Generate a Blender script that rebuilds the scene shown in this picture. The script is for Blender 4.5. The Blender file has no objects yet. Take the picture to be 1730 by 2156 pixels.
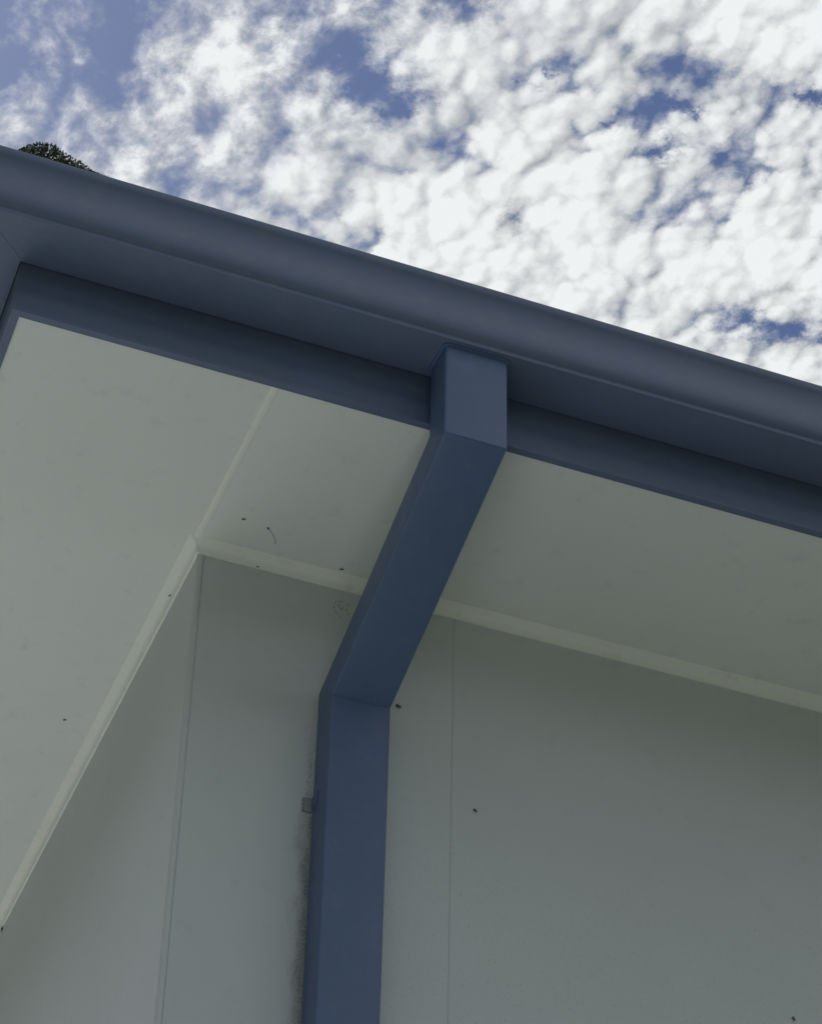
import bpy, bmesh, math, random
from mathutils import Vector, Matrix
random.seed(7)
R = math.radians
scene = bpy.context.scene
col = scene.collection

# ------------------------------------------------------------------ camera
cam_data = bpy.data.cameras.new('camera')
cam = bpy.data.objects.new('camera', cam_data); col.objects.link(cam)
rot = Matrix(((0.9445025346, -0.2234871726, -0.2407663717),
              (-0.3236572803, -0.5076454750, -0.7984622950),
              (0.0562221216, 0.8320754505, -0.5518063884)))
# columns: camera right, up, back
cam.matrix_world = Matrix.Translation((-0.73187198, -2.88144941, -2.34915340)) @ rot.to_4x4()
cam_data.sensor_fit = 'VERTICAL'
cam_data.sensor_height = 24.0
cam_data.lens = 24.0 * 4912.584 / 2156.0
cam_data.shift_x = (865 - 562.351) / 2156.0
cam_data.shift_y = (1574.725 - 1078) / 2156.0
cam_data.clip_start = 0.05
cam_data.clip_end = 3000
scene.camera = cam
SKY_BLOCK_H = 10.5
GZ = -3.95                                     # ground level

# ------------------------------------------------------------------ world, sun, exposure
SUN_AZ, SUN_EL = R(-28), R(50)                 # azimuth from +Y towards +X
SKY_K = 0.060
CLOUD_K = 1.0
COVER = .165
GAPK = .72
SKY_TINT = (.92, 1.0, 1.22, 1)
scene.view_settings.view_transform = 'Standard'
scene.view_settings.look = 'None'
scene.view_settings.exposure = 0.0
scene.view_settings.gamma = 1.0
scene.view_settings.use_curve_mapping = False

sdir = Vector((math.sin(SUN_AZ) * math.cos(SUN_EL), math.cos(SUN_AZ) * math.cos(SUN_EL), math.sin(SUN_EL)))
sun_d = bpy.data.lights.new('sun', 'SUN'); sun_d.energy = 4.0; sun_d.angle = R(0.53); sun_d.color = (1, .975, .93)
sun = bpy.data.objects.new('sun', sun_d); col.objects.link(sun)
sun.rotation_euler = sdir.to_track_quat('Z', 'Y').to_euler(); sun.location = (0, 0, 30)


class NT:
    """small node-tree writer"""
    def __init__(s, tree): s.t = tree; s.n = tree.nodes; s.l = tree.links
    def put(s, sock, v):
        if isinstance(v, bpy.types.NodeSocket): s.l.new(v, sock)
        elif v is not None: sock.default_value = v
    def m(s, op, a, b=None, c=None, clamp=False):
        x = s.n.new('ShaderNodeMath'); x.operation = op; x.use_clamp = clamp
        for i, v in enumerate((a, b, c)): s.put(x.inputs[i], v)
        return x.outputs[0]
    def v(s, op, a, b=None, scale=None):
        x = s.n.new('ShaderNodeVectorMath'); x.operation = op
        s.put(x.inputs[0], a); s.put(x.inputs[1], b)
        if scale is not None: s.put(x.inputs['Scale'], scale)
        return x.outputs['Value'] if op in ('LENGTH', 'DOT_PRODUCT', 'DISTANCE') else x.outputs[0]
    def comb(s, x, y, z):
        n = s.n.new('ShaderNodeCombineXYZ'); s.put(n.inputs[0], x); s.put(n.inputs[1], y); s.put(n.inputs[2], z); return n.outputs[0]
    def sep(s, a):
        n = s.n.new('ShaderNodeSeparateXYZ'); s.put(n.inputs[0], a); return n.outputs
    def noise(s, vec, scale, detail=4, rough=.5, dist=0, color=False):
        n = s.n.new('ShaderNodeTexNoise'); s.put(n.inputs['Vector'], vec); n.inputs['Scale'].default_value = scale
        n.inputs['Detail'].default_value = detail; n.inputs['Roughness'].default_value = rough; n.inputs['Distortion'].default_value = dist
        return n.outputs['Color' if color else 'Fac']
    def voro(s, vec, scale, smooth=.5, feature='SMOOTH_F1', dims='2D'):
        n = s.n.new('ShaderNodeTexVoronoi'); n.voronoi_dimensions = dims; n.feature = feature
        s.put(n.inputs['Vector'], vec); n.inputs['Scale'].default_value = scale
        if feature == 'SMOOTH_F1': n.inputs['Smoothness'].default_value = smooth
        return n.outputs['Distance']
    def mr(s, v, a, b, c=0.0, d=1.0, t='SMOOTHSTEP'):
        n = s.n.new('ShaderNodeMapRange'); n.interpolation_type = t; s.put(n.inputs[0], v)
        for i, k in enumerate((a, b, c, d)): n.inputs[i + 1].default_value = k
        return n.outputs[0]
    def mixc(s, f, a, b, blend='MIX'):
        n = s.n.new('ShaderNodeMix'); n.data_type = 'RGBA'; n.blend_type = blend
        s.put(n.inputs[0], f); s.put(n.inputs[6], a); s.put(n.inputs[7], b); return n.outputs[2]


world = bpy.data.worlds.new('World'); scene.world = world; world.use_nodes = True
w = NT(world.node_tree); w.n.clear()
tc = w.n.new('ShaderNodeTexCoord').outputs['Generated']
sky = w.n.new('ShaderNodeTexSky'); sky.sky_type = 'NISHITA'; sky.sun_disc = False
sky.sun_elevation = SUN_EL; sky.sun_rotation = SUN_AZ
sky.air_density = 1.0; sky.dust_density = 1.0; sky.ozone_density = 2.0
dx, dy, dz = w.sep(tc)
dzc = w.m('MAXIMUM', dz, 0.04)
U, V = w.m('DIVIDE', dx, dzc), w.m('DIVIDE', dy, dzc)
uv = w.comb(U, V, 0.0)                          # where the view ray meets the cloud layer, in cloud heights
# broad cover of the layer: thick mackerel sheet, with open gaps (centre u, centre v, radius, depth)
GAPS = [(.075, .83, .075, .95), (.098, .92, .04, .5), (.145, .80, .03, .35), (.12, .88, .045, .35),
        (.245, .785, .032, .80), (.285, .805, .026, .80), (.225, .762, .024, .60), (.302, .748, .016, .55), (.175, .885, .022, .25),
        (.415, .745, .010, .12), (.44, .735, .009, .10), (.503, .722, .013, .35), (.475, .745, .010, .12), (.447, .741, .035, -.18),
        (.447, .80, .011, .42), (.44, .80, .012, .38), (.384, .872, .009, .4), (.565, .893, .022, .55), (.59, .868, .02, .6), (.545, .905, .014, .3),
        (.41, .79, .007, .3), (.445, .76, .008, .3), (.500, .80, .008, .3), (.23, .85, .012, .18), (.36, .77, .006, .3), (.46, .70, .010, .3), (.505, .69, .012, .3)]


def cnoise(vec, scale, detail, rough):
    return w.v('SUBTRACT', w.noise(vec, scale, detail, rough, color=True), (.5, .5, .5))


def field(vec):
    """lumpy height of the cloud layer (about 0..1) and its torn, wispy form"""
    base = w.v('MULTIPLY', vec, (1.0, .74, 1.0))
    p = w.v('ADD', base, w.v('SCALE', cnoise(base, 15, 2, .5), scale=.022))
    p2 = w.v('ADD', p, w.v('SCALE', cnoise(base, 75, 5, .62), scale=.0105))
    e0 = w.voro(p2, 10.5, .20)
    e1 = w.voro(p2, 21, .12); e2 = w.voro(p2, 50, .15); e3 = w.voro(p2, 115, .15)
    dome = lambda e: w.m('SUBTRACT', 1.0, w.m('MULTIPLY', w.m('POWER', e, 1.6), 1.9))
    fb = w.noise(p2, 30, 6, .60)
    lumps = w.m('ADD', w.m('MULTIPLY', dome(e1), .42), w.m('MULTIPLY', dome(e2), .30))
    lumps = w.m('ADD', lumps, w.m('ADD', w.m('MULTIPLY', dome(e3), .12), w.m('MULTIPLY', w.m('SUBTRACT', dome(e0), .5), .34)))
    lumps = w.m('ADD', lumps, w.m('MULTIPLY', w.m('SUBTRACT', fb, .5), .60))
    puff2 = w.m('SUBTRACT', 1.0, w.m('MULTIPLY', e2, 1.25))
    wisp = w.m('ADD', .385, w.m('MULTIPLY', w.m('SUBTRACT', w.noise(p, 24, 9, .61), .5), 2.6))
    wisp = w.m('ADD', wisp, w.m('MULTIPLY', w.m('SUBTRACT', puff2, .5), .25))
    return lumps, wisp


lump_amt = w.mr(w.m('ADD', w.m('ADD', U, w.m('MULTIPLY', V, 0.35)), w.m('MULTIPLY', w.noise(uv, 12, 3, .5), .10)), .54, .70)


def total(vec):
    l_, wi = field(vec)
    return w.m('ADD', w.m('MULTIPLY', l_, lump_amt), w.m('MULTIPLY', wi, w.m('SUBTRACT', 1.0, lump_amt)))


d0 = total(uv)
gapsum = None
wv = w.v('ADD', uv, w.v('SCALE', cnoise(uv, 38, 6, .72), scale=.085))
for (gu, gv, gr, gd) in GAPS:
    dd = w.v('DISTANCE', wv, (gu, gv, 0.0))
    g = w.m('MULTIPLY', w.mr(dd, gr * 1.7, 0.0, t='SMOOTHSTEP'), gd * GAPK)
    gapsum = g if gapsum is None else w.m('ADD' if gd < 0 else 'MAXIMUM', gapsum, g)
far_cover = w.mr(w.noise(uv, 1.1, 3, .5), .36, .58, -.35, .18)     # cover of the rest of the sky
near = w.mr(w.v('DISTANCE', uv, (.32, .8, 0.0)), .55, .9)
fine = w.m('MULTIPLY', w.m('SUBTRACT', w.noise(uv, 90, 5, .66), .5), w.m('ADD', .20, w.m('MULTIPLY', lump_amt, .28)))
dens = w.m('SUBTRACT', w.m('ADD', w.m('ADD', d0, fine), w.m('ADD', COVER, w.m('MULTIPLY', lump_amt, .11))), gapsum)
dens = w.m('ADD', dens, w.m('MULTIPLY', near, far_cover))
so = Vector((sdir.x / sdir.z - .32, sdir.y / sdir.z - .8, 0)).normalized() * 0.007
d1 = total(w.v('ADD', uv, tuple(so)))
relief = w.m('SUBTRACT', d0, d1)                 # > 0 : side turned to the sun
alpha = w.m('ADD', w.m('MULTIPLY', w.mr(dens, .02, .52), lump_amt), w.m('MULTIPLY', w.mr(dens, -.05, .85), w.m('SUBTRACT', 1.0, lump_amt)))
alpha = w.m('MULTIPLY', alpha, w.mr(dz, .0, .12))
shade = w.m('ADD', .69, w.m('MULTIPLY', w.mr(dens, .35, .98), .20))
shade = w.m('ADD', shade, w.m('MULTIPLY', relief, .55))
shade = w.m('SUBTRACT', shade, w.m('MULTIPLY', w.mr(w.noise(uv, 17, 4, .55), .50, .72), .13))
shade = w.m('MINIMUM', w.m('MAXIMUM', shade, .42), .90)
ccol = w.mixc(w.mr(shade, .45, .80), (.91, .955, 1.0, 1), (.965, .99, 1.0, 1))
tint = w.mixc(1.0, sky.outputs[0], SKY_TINT, 'MULTIPLY')
b1 = w.n.new('ShaderNodeBackground'); w.l.new(tint, b1.inputs[0]); b1.inputs[1].default_value = SKY_K
b2 = w.n.new('ShaderNodeBackground'); w.l.new(ccol, b2.inputs[0]); w.l.new(w.m('MULTIPLY', shade, CLOUD_K), b2.inputs[1])
mx = w.n.new('ShaderNodeMixShader'); w.l.new(alpha, mx.inputs[0]); w.l.new(b1.outputs[0], mx.inputs[1]); w.l.new(b2.outputs[0], mx.inputs[2])
wo = w.n.new('ShaderNodeOutputWorld'); w.l.new(mx.outputs[0], wo.inputs[0])


# ------------------------------------------------------------------ materials
def new_mat(name):
    m = bpy.data.materials.new(name); m.use_nodes = True
    t = NT(m.node_tree); t.n.clear()
    b = t.n.new('ShaderNodeBsdfPrincipled'); o = t.n.new('ShaderNodeOutputMaterial'); t.l.new(b.outputs[0], o.inputs[0])
    return m, t, b


def bump(t, b, h, strength, dist):
    n = t.n.new('ShaderNodeBump'); t.put(n.inputs['Height'], h); n.inputs['Strength'].default_value = strength
    n.inputs['Distance'].default_value = dist; t.l.new(n.outputs[0], b.inputs['Normal'])


def objco(t): return t.n.new('ShaderNodeTexCoord').outputs['Object']


def paint_mat(name, c, rough=.55, stain=None, dirt=.06):
    m, t, b = new_mat(name); co = objco(t)
    n1 = t.noise(co, 3.0, 5, .6); n2 = t.noise(co, 160, 2, .6); n3 = t.noise(co, 22, 5, .65)
    k = t.m('ADD', 1.0, t.m('MULTIPLY', t.m('SUBTRACT', n1, .5), .12))
    k = t.m('ADD', k, t.m('MULTIPLY', t.m('SUBTRACT', n2, .5), .05))
    k = t.m('SUBTRACT', k, t.m('MULTIPLY', t.mr(n3, .56, .74), dirt))
    spk = t.mr(t.voro(co, 42, feature='F1', dims='3D'), .035, .06, 1, 0)      # sparse fly specks
    spk = t.m('MULTIPLY', spk, t.mr(t.noise(co, 5, 2, .5), .55, .62))
    k = t.m('SUBTRACT', k, t.m('MULTIPLY', spk, .16))
    cc = t.mixc(1.0, c + (1,), t.comb(k, k, k), 'MULTIPLY')
    if stain:
        f = stain(t, co)
        cc = t.mixc(f, cc, (.028, .032, .030, 1))
    t.l.new(cc, b.inputs['Base Color']); b.inputs['Roughness'].default_value = rough
    b.inputs['Specular IOR Level'].default_value = .35
    hh = t.m('ADD', t.m('MULTIPLY', t.noise(co, 320, 2, .6), .5), t.m('MULTIPLY', n3, .6))
    bump(t, b, hh, .25, .0006)
    return m


def wall_stain(t, co):
    """mould and dust caught beside the downpipe, and faint patchy darkening below the moulding"""
    x, y, z = t.sep(co)
    edge = .2105
    d = t.m('SUBTRACT', edge, x)
    wob = t.m('MULTIPLY', t.m('SUBTRACT', t.noise(t.v('MULTIPLY', co, (1, 1, .35)), 42, 6, .72), .5), .055)
    a = t.mr(t.m('ADD', d, wob), -.012, .024, 1, 0)
    a = t.m('MULTIPLY', a, t.mr(d, -.02, .0, 0, 1))
    a = t.m('MULTIPLY', a, t.mr(z, -.44, -.47))
    gr = t.mr(t.noise(co, 260, 4, .7), .42, .62)
    a1 = t.m('MULTIPLY', a, t.m('ADD', .54, t.m('MULTIPLY', gr, .26)))
    # fine dark spatter further out
    far = t.m('MULTIPLY', t.mr(d, .0, .055, 1, 0), t.mr(z, -.34, -.5))
    sp = t.m('MULTIPLY', t.mr(t.noise(co, 230, 3, .7), .60, .72), far)
    up = t.m('MULTIPLY', t.mr(z, -.055, -.015, 0, .10), t.mr(t.noise(co, 40, 5, .7), .4, .7))  # patchy, a little darker towards the moulding
    u2 = t.m('MULTIPLY', t.m('MULTIPLY', t.mr(t.m('ABSOLUTE', d), .0, .012, .5, 0), t.mr(z, -.22, -.42)), gr)
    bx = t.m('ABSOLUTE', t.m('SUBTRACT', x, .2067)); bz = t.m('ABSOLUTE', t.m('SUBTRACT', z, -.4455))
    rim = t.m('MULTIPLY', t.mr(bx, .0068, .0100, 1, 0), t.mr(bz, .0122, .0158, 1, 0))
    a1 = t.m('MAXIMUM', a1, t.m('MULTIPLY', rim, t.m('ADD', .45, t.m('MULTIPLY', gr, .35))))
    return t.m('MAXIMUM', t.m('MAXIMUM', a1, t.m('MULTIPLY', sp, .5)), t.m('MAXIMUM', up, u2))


WHITE = (.555, .600, .625)
M_wall = paint_mat('wall_paint', WHITE, .5, wall_stain)
M_side = paint_mat('side_wall_paint', WHITE, .5)
M_soffit = paint_mat('soffit_paint', (.690, .738, .735), .6, dirt=.10)
M_trim = paint_mat('trim_paint', (.77, .805, .785), .42, dirt=.09)


def metal_mat(name, c, rough=.48):
    m, t, b = new_mat(name); co = objco(t)
    n1 = t.noise(co, 4.5, 5, .6); n2 = t.noise(t.v('MULTIPLY', co, (1, 1, .25)), 60, 4, .65)
    k = t.m('ADD', 1.0, t.m('MULTIPLY', t.m('SUBTRACT', n1, .5), .22))
    k = t.m('ADD', k, t.m('MULTIPLY', t.m('SUBTRACT', n2, .5), .14))
    cc = t.mixc(1.0, c + (1,), t.comb(k, k, k), 'MULTIPLY')
    dust = t.mr(t.noise(co, 28, 6, .7), .50, .8, 0, .17)
    cc = t.mixc(dust, cc, (.30, .30, .27, 1))
    t.l.new(cc, b.inputs['Base Color'])
    t.l.new(t.m('ADD', rough, t.m('MULTIPLY', t.m('SUBTRACT', n2, .5), .25)), b.inputs['Roughness'])
    b.inputs['Specular IOR Level'].default_value = .5
    bump(t, b, t.m('ADD', t.noise(co, 6, 2, .5), t.m('MULTIPLY', t.noise(co, 700, 1, .5), .02)), .35, .003)
    return m


M_blue = metal_mat('blue_coated_steel', (.100, .139, .240))
M_pipe = metal_mat('blue_painted_pipe', (.082, .134, .266), .45)
M_roof = metal_mat('roof_steel', (.20, .22, .24), .4)


def flat_mat(name, c, rough=.8):
    m, t, b = new_mat(name); co = objco(t)
    k = t.m('ADD', .8, t.m('MULTIPLY', t.noise(co, 200, 3, .6), .4))
    t.l.new(t.mixc(1.0, c + (1,), t.comb(k, k, k), 'MULTIPLY'), b.inputs['Base Color']); b.inputs['Roughness'].default_value = rough
    return m


M_bug = flat_mat('insect_shell', (.055, .058, .052), .5)
M_thread = flat_mat('web_thread', (.10, .11, .10), .8)
M_pencil = flat_mat('pencil_line', (.22, .24, .235), .7)
M_bracket = flat_mat('grimy_bracket', (.26, .29, .31), .7)
M_bark = flat_mat('bark', (.16, .13, .10), .9)

# ------------------------------------------------------------------ object helpers


def link(o, parent=None):
    col.objects.link(o)
    if parent: o.parent = parent
    return o


def mesh_obj(name, verts, faces, mat, parent=None, smooth=None, bevel=None):
    me = bpy.data.meshes.new(name); me.from_pydata([tuple(v) for v in verts], [], faces)
    bm = bmesh.new(); bm.from_mesh(me); bmesh.ops.recalc_face_normals(bm, faces=bm.faces); bm.to_mesh(me); bm.free()
    me.materials.append(mat)
    if smooth is not None:
        for p in me.polygons: p.use_smooth = True
        bm = bmesh.new(); bm.from_mesh(me)
        for e in bm.edges:
            if len(e.link_faces) == 2 and e.calc_face_angle(0) > smooth: e.smooth = False
        bm.to_mesh(me); bm.free()
    o = link(bpy.data.objects.new(name, me), parent)
    if bevel:
        b = o.modifiers.new('bevel', 'BEVEL'); b.width = bevel; b.segments = 2; b.limit_method = 'ANGLE'; b.angle_limit = R(40)
    return o


def tag(o, label=None, cat=None, group=None, kind=None):
    if label: o['label'] = label
    if cat: o['category'] = cat
    if group: o['group'] = group
    if kind: o['kind'] = kind
    return o


def box_data(x0, x1, y0, y1, z0, z1):
    v = [(x, y, z) for z in (z0, z1) for (x, y) in ((x0, y0), (x1, y0), (x1, y1), (x0, y1))]
    f = [(0, 3, 2, 1), (4, 5, 6, 7), (0, 1, 5, 4), (1, 2, 6, 5), (2, 3, 7, 6), (3, 0, 4, 7)]
    return v, f


# house plan: wall faces x=0 (side) and y=0 (front), eaves S to the side and D to the front
S, D = .4115, .4153
XE, YE = 9.0, 8.0                                # far wall faces
c = 0.0


def ring(profile, ox, oy, close=True):
    """sweep a closed (offset outwards, z) profile around the house; ox/oy = base offset from the wall faces"""
    corners = [(-1, -1), (1, -1), (1, 1), (-1, 1)]
    V, F = [], []
    n = len(profile)
    for (sx, sy) in corners:
        for (o, z) in profile:
            x = (-(ox + o)) if sx < 0 else XE + ox + o
            y = (-(oy + o)) if sy < 0 else YE + oy + o
            V.append((x, y, z))
    for k in range(4):
        a, b = k * n, ((k + 1) % 4) * n
        for i in range(n):
            j = (i + 1) % n
            F.append((a + i, a + j, b + j, b + i))
    return V, F


# ------------------------------------------------------------------ ground
def ground_mat():
    m, t, b = new_mat('lawn'); co = objco(t)
    n1 = t.noise(co, .35, 5, .6); n2 = t.noise(co, 9, 6, .7); n3 = t.noise(co, 60, 4, .7)
    a = t.mixc(t.mr(n1, .35, .65), (.090, .108, .060, 1), (.165, .172, .105, 1))
    a = t.mixc(t.mr(n2, .40, .70, 0, .6), a, (.19, .185, .12, 1))
    a = t.mixc(t.mr(n3, .35, .75, 0, .5), a, (.07, .085, .045, 1))
    t.l.new(a, b.inputs['Base Color']); b.inputs['Roughness'].default_value = .9
    bump(t, b, n3, .6, .03)
    return m


def bounce_slab_mat():
    m, t, b = new_mat('bounce_concrete'); co = objco(t)
    n1 = t.noise(co, 1.2, 6, .65); n2 = t.noise(co, 90, 3, .6)
    a = t.mixc(t.mr(n1, .3, .7), (.46, .47, .47, 1), (.56, .57, .57, 1))
    a = t.mixc(t.mr(n2, .4, .8, 0, .3), a, (.24, .24, .22, 1))
    x, y, z = t.sep(co)
    jx = t.mr(t.m('ABSOLUTE', t.m('SUBTRACT', t.m('FRACT', t.m('DIVIDE', x, 1.8)), .5)), .492, .497)
    jy = t.mr(t.m('ABSOLUTE', t.m('SUBTRACT', t.m('FRACT', t.m('DIVIDE', y, 1.8)), .5)), .492, .497)
    a = t.mixc(t.m('MAXIMUM', jx, jy), a, (.09, .09, .08, 1))
    t.l.new(a, b.inputs['Base Color']); b.inputs['Roughness'].default_value = .85
    return m


g = 900
tag(mesh_obj('ground', [(-g, -g, GZ), (g, -g, GZ), (g, g, GZ), (-g, g, GZ)], [(0, 1, 2, 3)], ground_mat()), kind='structure')
# added unseen pale slab bouncing sunlight up to the left soffit, lawn in front
v, f = box_data(-3.0, .2, -5.5, 14.0, GZ - .05, GZ + .05)
tag(mesh_obj('bounce_slab', v, f, bounce_slab_mat(), bevel=.01), kind='structure')


def sky_block_mat():
    m, t, b = new_mat('sky_block_green'); co = objco(t)
    n1 = t.noise(co, .12, 6, .65); n2 = t.noise(co, 1.2, 6, .7)
    a = t.mixc(t.mr(n1, .35, .65), (.030, .045, .020, 1), (.060, .075, .032, 1))
    a = t.mixc(t.mr(n2, .4, .7, 0, .6), a, (.018, .028, .012, 1))
    t.l.new(a, b.inputs['Base Color']); b.inputs['Roughness'].default_value = .95
    bump(t, b, n2, .8, .8)
    return m


# added unseen slopes round front and left, blocking low sky to darken the walls
from mathutils import noise as mn
V, F = [], []
NA, NR = 96, 26
for i in range(NA + 1):
    a = R(120 + 235 * i / NA)                    # bearing, counter-clockwise from +X
    for j in range(NR + 1):
        t_ = j / NR; r_ = 11 + 50 * t_ ** 1.4
        edge = min(1, i / 14, (NA - i) / 14)
        left = math.exp(-((math.degrees(a) - 185) / 38) ** 2)  # raised on the left to keep sky light off the side wall
        h = SKY_BLOCK_H * (1 + 3.1 * left) * (1 - math.cos(math.pi * min(1, t_ * 1.15))) / 2 * (.25 + .75 * edge)
        p = Vector((r_ * math.cos(a), r_ * math.sin(a), 0))
        h += (mn.fractal(p * .12, .8, 2.0, 4) * 3.0 + mn.noise(p * .6) * .7) * min(1, t_ * 4)
        V.append((p.x, p.y, GZ - .3 + max(0, h)))
for i in range(NA):
    for j in range(NR):
        q = i * (NR + 1) + j; F.append((q, q + 1, q + NR + 2, q + NR + 1))
tag(mesh_obj('sky_block_slope', V, F, sky_block_mat(), smooth=R(80)), kind='structure')

# ------------------------------------------------------------------ the house
house = link(bpy.data.objects.new('house', None)); house.location = (0, 0, 0)
tag(house, 'pale grey rendered house corner with slate blue gutter, fascia and downpipe', 'house')


def panel_wall(name, pts, mat):
    """plan polyline (x, y) of the outer skin extruded from the ground to the soffit, closed inwards"""
    z0, z1 = GZ + .03, .006
    n = len(pts)
    V = [(x, y, z0) for x, y in pts] + [(x, y, z1) for x, y in pts]
    F = [(i, (i + 1) % n, n + (i + 1) % n, n + i) for i in range(n)] + [tuple(range(n))[::-1], tuple(range(n, 2 * n))]
    return mesh_obj(name, V, F, mat, house)


def groove(p, w_=.0014, dpt=.0012):
    return [(p - w_, 0), (p - w_ * .5, dpt), (p + w_ * .5, dpt), (p + w_, 0)]


front = [(.004, 0), (.0082, 0), (.0085, .0011), (.0098, .0011), (.0101, 0)]
for gx in (.4440, 1.3440, 2.2440, 3.1440, 4.044, 4.944, 5.844, 6.744, 7.644, 8.544):
    front += groove(gx)
front += [(XE, 0), (XE, .09), (.004, .09)]
wall_f = panel_wall('wall', front, M_wall)
side = [(0, .004)]
for gy in (1.357, 2.257, 3.157, 4.057, 4.957, 5.857, 6.757, 7.657):
    side += [(dx_, y_) for y_, dx_ in groove(gy, .0016)]
side += [(0, YE), (.09, YE), (.09, .0905), (.0905, .0905)][:3] + [(.09, .0905)] + [(.002, .0905)][:0]
side = side[:-1] + [(.09, .0935), (.0, .0935)][:1] + []
wall_s = panel_wall('wall', [(0, .0935)] + side[1:], M_side)
v, f = box_data(0, .09, .004, .0925, GZ + .03, .0055)
# the short return of the side wall next to the corner
v, f = box_data(0.0, .0035, .0035, .0935, GZ + .03, .006)
mesh_obj('wall', v, f, M_side, house)
for (a, b_, cc_, d_) in ((.09, XE, YE - .09, YE), (XE - .09, XE, .0905, YE - .0905)):
    v, f = box_data(a, b_, cc_, d_, GZ + .03, .006); mesh_obj('wall', v, f, M_side, house)

# moulded bead on the wall corner
prof = []
for k in range(9):
    a = R(180 + 90 * k / 8)
    prof.append((.0035 + .0050 * math.cos(a), .0035 + .0050 * math.sin(a)))
prof = [(-.0015, .0052)] + prof + [(.0072, -.0015), (.0078, -.0003), (.0078, .0006), (.0005, .0006), (.0005, .0075), (-.0003, .0075)]
n = len(prof); z0, z1 = GZ + .03, -.004
V = [(x, y, z0) for x, y in prof] + [(x, y, z1) for x, y in prof]
F = [(i, (i + 1) % n, n + (i + 1) % n, n + i) for i in range(n)] + [tuple(range(n))[::-1], tuple(range(n, 2 * n))]
mesh_obj('corner_trim', V, F, M_side, house, smooth=R(35))

# soffit linings
XJ = -.0085
v, f = box_data(XJ + .001, XE - .05, -D + .002, .05, 0, .006); mesh_obj('soffit', v, f, M_soffit, house)
v, f = box_data(-S + .002, XJ - .001, -D + .002, YE + D - .002, 0, .006); mesh_obj('soffit', v, f, M_soffit, house)
v, f = box_data(XE - .049, XE + S - .002, -D + .002, YE + D - .002, 0, .006); mesh_obj('soffit', v, f, M_soffit, house)
v, f = box_data(XJ + .001, XE - .05, YE - .05, YE + D - .002, 0, .006); mesh_obj('soffit', v, f, M_soffit, house)
# jointing strip between the side and the front lining
prof = [(-.0065, .0005), (-.0062, -.0014), (-.0042, -.0021), (.0042, -.0021), (.0062, -.0014), (.0065, .0005)]
V = [(XJ + o, -D + .0015, z) for o, z in prof] + [(XJ + o, -.021, z) for o, z in prof]; n = 6
F = [(i, (i + 1) % n, n + (i + 1) % n, n + i) for i in range(n)] + [tuple(range(n))[::-1], tuple(range(n, 2 * n))]
mesh_obj('joint_strip', V, F, M_trim, house, smooth=R(50))

# moulding in the angle of wall and soffit
CS, CW = .0224, .0185
prof = [(CS, .001), (CS, -.0006), (CS - .003, -.0022), (.0105, -.0062), (.0080, -.0082), (.0058, -.0120), (.0040, -CW), (-.001, -CW), (-.001, .001)]
V, F = ring(prof, 0, 0)
mesh_obj('cornice', V, F, M_trim, house, smooth=R(28))

# fascia
ZG = .0919
prof = [(.0006, ZG + .11), (.0006, ZG - .0015), (.0014, ZG - .004), (.0006, .058), (.0008, .050), (.0022, .041), (.0034, .034), (.0036, .026), (.0032, .014), (.0028, .004), (.0030, -.0010),
        (.0022, -.0030), (.0, -.0034), (-.010, -.0034), (-.010, -.0010), (-.0035, -.0008), (-.0035, ZG + .11)]
V, F = ring(prof, S - .0022, D - .0022)
mesh_obj('fascia', V, F, M_blue, house, smooth=R(35))

# ogee gutter, one roll-formed section round the house
G = .0876
outer = [(0, ZG - .0012), (0, ZG), (.004, ZG - .0008), (G - .0010, ZG - .0008), (G + .0006, ZG - .0004), (G + .0010, ZG + .0004), (G - .0006, ZG + .0094), (G + .0000, ZG + .0101),
         (G + .0040, ZG + .0135), (G + .0066, ZG + .0180), (G + .0078, ZG + .0245), (G + .0077, ZG + .034), (G + .0058, ZG + .048), (G + .0033, ZG + .062), (G + .0016, ZG + .075),
         (G + .0014, ZG + .086), (G + .0026, ZG + .096), (G + .0050, ZG + .1030), (G + .0068, ZG + .1065), (G + .0078, ZG + .1095),
         (G + .0080, ZG + .1170), (G + .0074, ZG + .1192), (G + .0058, ZG + .1206), (G + .0035, ZG + .1206), (G + .0015, ZG + .119), (G + .0008, ZG + .116)]
outer = outer[1:]
T = .0010
inner = [(o - T if i > 3 else o, z + (T if i <= 4 else 0)) for i, (o, z) in enumerate(outer)][:-4]
prof = outer + inner[::-1] + [(T, ZG + .100), (0, ZG + .100)]
V, F = ring(prof, S, D)
gutter = mesh_obj('gutter', V, F, M_blue, house, smooth=R(32))
# lapped corner mitre of the gutter, a thin riveted joint seen along its underside
a0, a1 = .003, G - .004
V = []
for zz in (ZG - .0012, ZG - .0007):
    for (s0, wd) in ((a0, -.004), (a0, .004), (a1, .004), (a1, -.004)):
        V.append((-(S + s0) + wd * .7, -(D + s0) - wd * .7, zz))
F = [(0, 1, 2, 3), (7, 6, 5, 4), (0, 4, 5, 1), (1, 5, 6, 2), (2, 6, 7, 3), (3, 7, 4, 0)]
mesh_obj('mitre_joint', V, F, M_blue, gutter)

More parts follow.
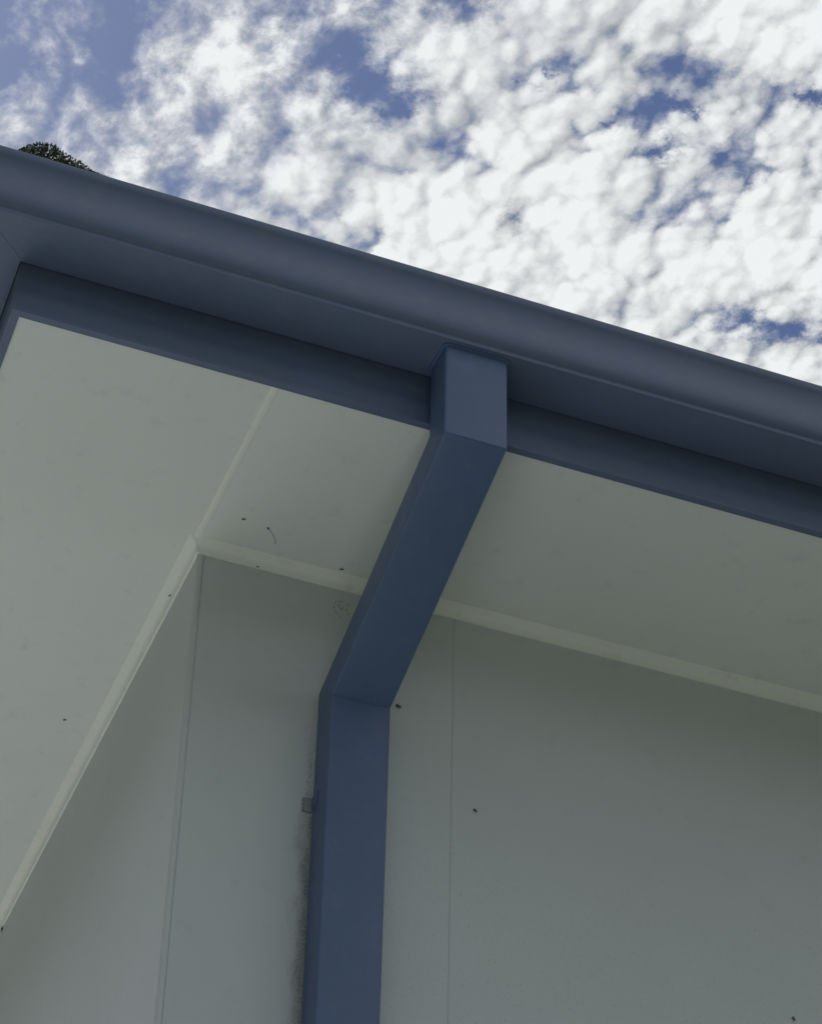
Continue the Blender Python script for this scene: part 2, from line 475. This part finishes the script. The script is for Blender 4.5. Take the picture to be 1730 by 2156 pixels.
# roof: low hipped sheet roof with ribs
ex, ey = S + .045, D + .045
zr0 = ZG + .105
pitch = math.tan(R(20))
hy = (YE + 2 * ey) / 2
rz = zr0 + hy * pitch
x0, x1, y0, y1 = -ex, XE + ex, -ey, YE + ey
V = [(x0, y0, zr0), (x1, y0, zr0), (x1, y1, zr0), (x0, y1, zr0), (x0 + hy, (y0 + y1) / 2, rz), (x1 - hy, (y0 + y1) / 2, rz)]
V += [(a, b, z_ - .03) for a, b, z_ in V]
F = [(0, 1, 5, 4), (1, 2, 5), (2, 3, 4, 5), (3, 0, 4)]
F += [tuple(i + 6 for i in q)[::-1] for q in F]
F += [(0, 6, 7, 1), (1, 7, 8, 2), (2, 8, 9, 3), (3, 9, 6, 0)]
F = [q for q in F]
roof = mesh_obj('roof', V, F, M_roof, house)
rv, rf = [], []


def add_bar(p, q, wd, h):
    p, q = Vector(p), Vector(q); d = (q - p).normalized(); s_ = d.cross(Vector((0, 0, 1))).normalized() * wd / 2; u_ = s_.cross(d).normalized() * h
    if u_.z < 0: u_ = -u_
    b = len(rv)
    for e in (p, q):
        for m_ in (-s_, s_, s_ * .6 + u_, -s_ * .6 + u_): rv.append(e + m_)
    rf.extend([(b, b + 1, b + 5, b + 4), (b + 1, b + 2, b + 6, b + 5), (b + 2, b + 3, b + 7, b + 6), (b + 3, b, b + 4, b + 7), (b, b + 3, b + 2, b + 1), (b + 4, b + 5, b + 6, b + 7)])


k = x0 + .2
while k < x1 - .1:
    L_ = min(k - x0, x1 - k, hy)
    add_bar((k, y0, zr0), (k, y0 + L_, zr0 + L_ * pitch), .035, .028); add_bar((k, y1, zr0), (k, y1 - L_, zr0 + L_ * pitch), .035, .028)
    k += .2
k = y0 + .2
while k < y1 - .1:
    L_ = min(k - y0, y1 - k)
    add_bar((x0, k, zr0), (x0 + L_, k, zr0 + L_ * pitch), .035, .028); add_bar((x1, k, zr0), (x1 - L_, k, zr0 + L_ * pitch), .035, .028)
    k += .2
mesh_obj('roof_rib', rv, rf, M_roof, roof)

# ------------------------------------------------------------------ downpipe
pipe = link(bpy.data.objects.new('downpipe', None), house)
PW, PD = .100, .0615
XU, XL = .2242, .2142
yu, yl, h1, h2 = .4926, .0660, -.0828, -.2767


def rrect(w_, d_, r_):
    pts = []
    for (cx, cy, a0) in ((w_ - r_, r_, -90), (w_ - r_, d_ - r_, 0), (r_, d_ - r_, 90), (r_, r_, 180)):
        for k in range(5):
            a = R(a0 + 90 * k / 4); pts.append((cx + r_ * math.cos(a), cy + r_ * math.sin(a)))
    return pts                                    # (across, depth from the front face)


def pipe_piece(name, stations, grow=0.0, r_=.0045, mat=M_pipe):
    """stations: (x, front point (y,z), back point (y,z)) rings"""
    pr = rrect(PW + 2 * grow, PD + 2 * grow, r_ + grow)
    V, F = [], []; n = len(pr)
    for (x, fp, bp) in stations:
        fp, bp = Vector(fp), Vector(bp)
        for (a, d_) in pr:
            t_ = (d_ - grow) / PD
            p = fp + (bp - fp) * t_
            V.append((x - grow + a, p.x, p.y))
    for k in range(len(stations) - 1):
        for i in range(n):
            j = (i + 1) % n
            F.append((k * n + i, k * n + j, (k + 1) * n + j, (k + 1) * n + i))
    F.append(tuple(range(n))[::-1]); F.append(tuple(range((len(stations) - 1) * n, len(stations) * n)))
    return mesh_obj(name, V, F, mat, pipe, smooth=R(28))


dd = Vector((yu - yl, h2 - h1)); ang = math.atan2(-dd.y, dd.x)        # slope of the offset below horizontal
half = (math.pi / 2 - ang) / 2
mt = PD * math.tan(half)
A_f, A_b = (-yu, h1), (-yu + PD, h1 + mt)
B_f, B_b = (-yl, h2), (-yl + PD, h2 + mt)
gap = Vector((math.cos(ang), -math.sin(ang))) * .0006
pipe_piece('upper_section', [(XU, (-yu, ZG - .0005), (-yu + PD, ZG - .0005)), (XU, (A_f[0], A_f[1] + .0004), (A_b[0], A_b[1] + .0004))])
pipe_piece('offset_section', [(XU, (A_f[0] + gap.x, A_f[1] + gap.y), (A_b[0] + gap.x, A_b[1] + gap.y)),
                              (XL, (B_f[0] - gap.x, B_f[1] - gap.y), (B_b[0] - gap.x, B_b[1] - gap.y))])
low = pipe_piece('lower_section', [(XL, (B_f[0], B_f[1] - .0004), (B_b[0], B_b[1] - .0004)), (XL, (-yl, GZ + .12), (-yl + PD, GZ + .12))])
# thin soldered seams at the two bends and the outlet flange under the gutter
pipe_piece('seam', [(XU, (A_f[0], A_f[1] + .0012), (A_b[0], A_b[1] + .0012)), (XU, (A_f[0] + gap.x, A_f[1] - .0012), (A_b[0] + gap.x, A_b[1] - .0012))], grow=-.0004)
pipe_piece('seam', [(XL, (B_f[0] - gap.x, B_f[1] + .0010), (B_b[0] - gap.x, B_b[1] + .0010)), (XL, (B_f[0], B_f[1] - .0012), (B_b[0], B_b[1] - .0012))], grow=-.0004)
pipe_piece('outlet_flange', [(XU, (-yu, ZG - .0042), (-yu + PD, ZG - .0042)), (XU, (-yu, ZG - .0012), (-yu + PD, ZG - .0012))], grow=.0042)

# wall bracket at the left of the lower run
zb = -.434
V, F = box_data(XL - .0135, XL + PW - .004, -.0030, -.0004, zb - .022, zb)
wing = mesh_obj('wall_bracket', V, F, M_bracket, pipe, bevel=.0006)
V, F = box_data(XL - .0013, XL - .0002, -.030, -.0031, zb - .022, zb)
mesh_obj('bracket_tab', V, F, M_pipe, pipe)
bmv = bmesh.new(); bmesh.ops.create_uvsphere(bmv, u_segments=10, v_segments=6, radius=.0032)
bmesh.ops.transform(bmv, matrix=Matrix.Translation((XL - .0075, -.0034, zb - .010)) @ Matrix.Diagonal((1, .55, 1, 1)), verts=bmv.verts)
me = bpy.data.meshes.new('screw'); bmv.to_mesh(me); bmv.free(); me.materials.append(M_bracket)
sc = link(bpy.data.objects.new('screw', me), pipe)

# ------------------------------------------------------------------ pencilled number on the wall


def strokes(name, lines, wd, mat, parent, plane='wall', lift=.00025):
    V, F = [], []
    for ln in lines:
        for (a, b_) in zip(ln[:-1], ln[1:]):
            p, q = Vector(a), Vector(b_); d_ = (q - p).normalized(); n_ = Vector((-d_.y, d_.x)) * wd / 2
            p = p - d_ * wd * .3; q = q + d_ * wd * .3
            o_ = len(V)
            for h_ in (0, lift):
                for e in (p + n_, p - n_, q - n_, q + n_):
                    V.append((e.x, -h_, e.y) if plane == 'wall' else (e.x, e.y, -h_))
            F.extend([(o_, o_ + 1, o_ + 2, o_ + 3), (o_ + 7, o_ + 6, o_ + 5, o_ + 4), (o_, o_ + 4, o_ + 5, o_ + 1), (o_ + 1, o_ + 5, o_ + 6, o_ + 2), (o_ + 2, o_ + 6, o_ + 7, o_ + 3), (o_ + 3, o_ + 7, o_ + 4, o_)])
    return mesh_obj(name, V, F, mat, parent)


def pc(px, py):                                   # sketch units -> wall metres (x, z)
    return (.2340 + (px - 400) * .0000452, -.0530 - (py - 900) * .0000400 - (px - 400) * .0000115)


PEN = [[pc(610, 640), pc(600, 700), pc(560, 820), pc(660, 900), pc(750, 880)], [pc(720, 760), pc(715, 860), pc(690, 960)],
       [pc(960, 770), pc(850, 830), pc(900, 890), pc(950, 960), pc(1000, 1000), pc(930, 1050)]]
for (a0, a1) in ((95, 128), (140, 168), (176, 196), (205, 232), (244, 262), (60, 84)):
    PEN.append([pc(790 + 400 * math.cos(R(a)), 930 - 430 * math.sin(R(a))) for a in range(a0, a1 + 1, 5)])
strokes('pencil_mark', PEN, .0010, M_pencil, wall_f)

# ------------------------------------------------------------------ tiny insects


def make_insect():
    bm = bmesh.new()
    def blob(p, s_):
        r_ = bmesh.ops.create_icosphere(bm, subdivisions=2, radius=1)
        bmesh.ops.transform(bm, matrix=Matrix.Translation(p) @ Matrix.Diagonal((s_[0], s_[1], s_[2], 1)), verts=r_['verts'])
    blob((0, 0, .9), (1.5, .85, .7)); blob((1.7, 0, .95), (.75, .6, .55)); blob((2.6, 0, 1.0), (.42, .42, .4))
    for s_ in (-1, 1):
        for (x, kx) in ((.6, 1.4), (1.5, .3), (1.9, -.8)):
            pts = [Vector((x, 0, .9)), Vector((x - kx * .5, s_ * 1.1, 1.5)), Vector((x - kx, s_ * 2.0, .05))]
            for a, b_ in zip(pts[:-1], pts[1:]):
                d_ = (b_ - a); r_ = bmesh.ops.create_cone(bm, segments=5, radius1=.11, radius2=.08, depth=d_.length, cap_ends=True)
                bmesh.ops.transform(bm, matrix=Matrix.Translation((a + b_) / 2) @ d_.to_track_quat('Z', 'Y').to_matrix().to_4x4(), verts=r_['verts'])
    me = bpy.data.meshes.new('insect'); bm.to_mesh(me); bm.free(); me.materials.append(M_bug)
    for p in me.polygons: p.use_smooth = True
    return me


ins = make_insect()


def insect(loc, surf, size, turn, label):
    o = link(bpy.data.objects.new('insect', ins))
    q = {'soffit': Matrix.Rotation(R(180), 4, 'X'), 'wall': Matrix.Rotation(R(90), 4, 'X'), 'side': Matrix.Rotation(R(-90), 4, 'Y'),
         'cove': Matrix.Rotation(R(135), 4, 'X')}[surf]
    o.matrix_world = Matrix.Translation(loc) @ q @ Matrix.Rotation(R(turn), 4, 'Z') @ Matrix.Scale(size, 4)
    tag(o, label, 'insect', 'tiny dark insects under the eaves')
    return o


insect((.0442, -.091, 0), 'soffit', .0015, 20, 'tiny dark insect on the soffit just right of the joint strip')
i2 = insect((.0880, -.0850, 0), 'soffit', .0013, -45, 'thin dark insect trailing a thread on the soffit beside the downpipe offset')
insect((.2324, -.0317, 0), 'soffit', .0015, 10, 'round dark insect on the soffit touching the moulding left of the downpipe')
insect((-.0737, .5782, 0), 'soffit', .0015, 60, 'lone dark insect on the pale side soffit, far from any edge')
insect((.0984, -.0035, -.0175), 'wall', .0011, 0, 'tiny dark insect on the front moulding between corner and downpipe')
insect((.3491, 0, -.2207), 'wall', .0022, -15, 'dark elongated insect on the wall at the right of the downpipe elbow')
insect((.4839, 0, -.3828), 'wall', .0017, -40, 'dark insect on the wall just right of the vertical panel joint')
insect((1.0285, 0, -.6299), 'wall', .0018, -60, 'dark insect low on the front wall, farthest right of all')
insect((0, 1.345, -.0250), 'side', .0028, 90, 'largest dark insect, at the far end of the side wall under the moulding')
insect((-.0095, .135, -.0110), 'cove', .0012, 30, 'tiny dark insect on the sloping side moulding near the wall corner')
th = strokes('web_thread', [[(.0920, -.0815), (.0985, -.0745), (.1060, -.0655), (.1110, -.0575), (.1125, -.0500)]], .0007, M_thread, None, 'soffit', .0003)
tag(th, 'fine grey web thread hanging across the soffit near the moulding', 'web')

# ------------------------------------------------------------------ tree behind the house
def leaf_mat():
    m, t, b = new_mat('leaf_green'); co = objco(t)
    n = t.noise(co, 1.6, 4, .6); n2 = t.noise(co, 25, 3, .6)
    a = t.mixc(t.mr(n, .35, .65), (.075, .095, .065, 1), (.12, .14, .095, 1))
    a = t.mixc(t.mr(n2, .4, .7, 0, .6), a, (.055, .070, .050, 1))
    t.l.new(a, b.inputs['Base Color']); b.inputs['Roughness'].default_value = .6
    return m


M_leaf = leaf_mat()
CAMP = cam.matrix_world.translation
TX, TY = 1.25, 11.55
tree = link(bpy.data.objects.new('tree', None)); tree.location = (TX, TY, GZ)
tag(tree, 'dark leafy tree whose crown tip shows above the blue gutter at top left', 'tree')
TOPZ = 12.79
H = TOPZ - GZ
# crown clumps (offset from trunk, height above ground, radius)
clumps = [((0, 0), H - 1.15, 1.15, 74000, .024), ((-.75, .3), H - 1.55, .95, 14000, .028), ((.85, .2), H - 1.75, .95, 14000, .028)]
rng = random.Random(3)
for k in range(26):
    hh = rng.uniform(5.2, H - 2.4); rr = 2.9 * math.sin(math.pi * min(1, max(.12, (H - hh) / (H - 3.5))) ** .8) * .8 + .3
    a = rng.uniform(0, 6.283); q = rr * rng.uniform(.35, 1)
    clumps.append(((q * math.cos(a), q * math.sin(a)), hh, rng.uniform(.9, 1.5), 900, .13))
V, F = [], []
for (ox, oy), hz, rad, cnt, ls in clumps:
    for i in range(cnt):
        d_ = Vector((rng.gauss(0, 1), rng.gauss(0, 1), rng.gauss(0, 1))).normalized()
        lump = 1 + .035 * math.sin(d_.x * 9 + hz) * math.sin(d_.y * 8 + 1) + .025 * math.sin(d_.z * 13 + d_.x * 11)
        rr = rad * lump * (rng.random() ** (.07 if rad < 1.2 and cnt > 2000 else .22))
        p = Vector((ox, oy, hz)) + Vector((d_.x, d_.y, d_.z)) * rr
        s_ = ls * rng.uniform(.6, 1.3)
        u_ = Vector((rng.gauss(0, 1), rng.gauss(0, 1), rng.gauss(0, 1))).normalized()
        w_ = u_.cross(Vector((rng.gauss(0, 1), rng.gauss(0, 1), rng.gauss(0, 1)))).normalized()
        o_ = len(V)
        V += [p - u_ * s_, p + w_ * s_ * .42, p + u_ * s_, p - w_ * s_ * .42]; F.append((o_, o_ + 1, o_ + 2, o_ + 3))
me = bpy.data.meshes.new('crown'); me.from_pydata([tuple(p) for p in V], [], F); me.materials.append(M_leaf)
link(bpy.data.objects.new('crown', me), tree)
# trunk and limbs
V, F = [], []


def limb(pts, radii, seg=8):
    b0 = len(V)
    for i, (p, r_) in enumerate(zip(pts, radii)):
        p = Vector(p); nx = Vector(pts[min(i + 1, len(pts) - 1)]) - Vector(pts[max(i - 1, 0)]); q = nx.to_track_quat('Z', 'Y')
        for k in range(seg):
            a = 2 * math.pi * k / seg; V.append(p + q @ Vector((r_ * math.cos(a), r_ * math.sin(a), 0)))
    for i in range(len(pts) - 1):
        for k in range(seg):
            j = (k + 1) % seg; F.append((b0 + i * seg + k, b0 + i * seg + j, b0 + (i + 1) * seg + j, b0 + (i + 1) * seg + k))


limb([(0, 0, 0), (.1, -.05, 2), (.0, .1, 5), (.1, .0, 9), (.0, .05, 13), (0, 0, H - .6)], [.34, .27, .22, .16, .09, .02], 12)
for (ox, oy), hz, rad, cnt, ls in clumps[1:]:
    limb([(0, 0, hz - 1.6), (ox * .45, oy * .45, hz - .9), (ox, oy, hz)], [.08, .05, .015], 6)
mesh_obj('trunk', V, F, M_bark, tree, smooth=R(60))
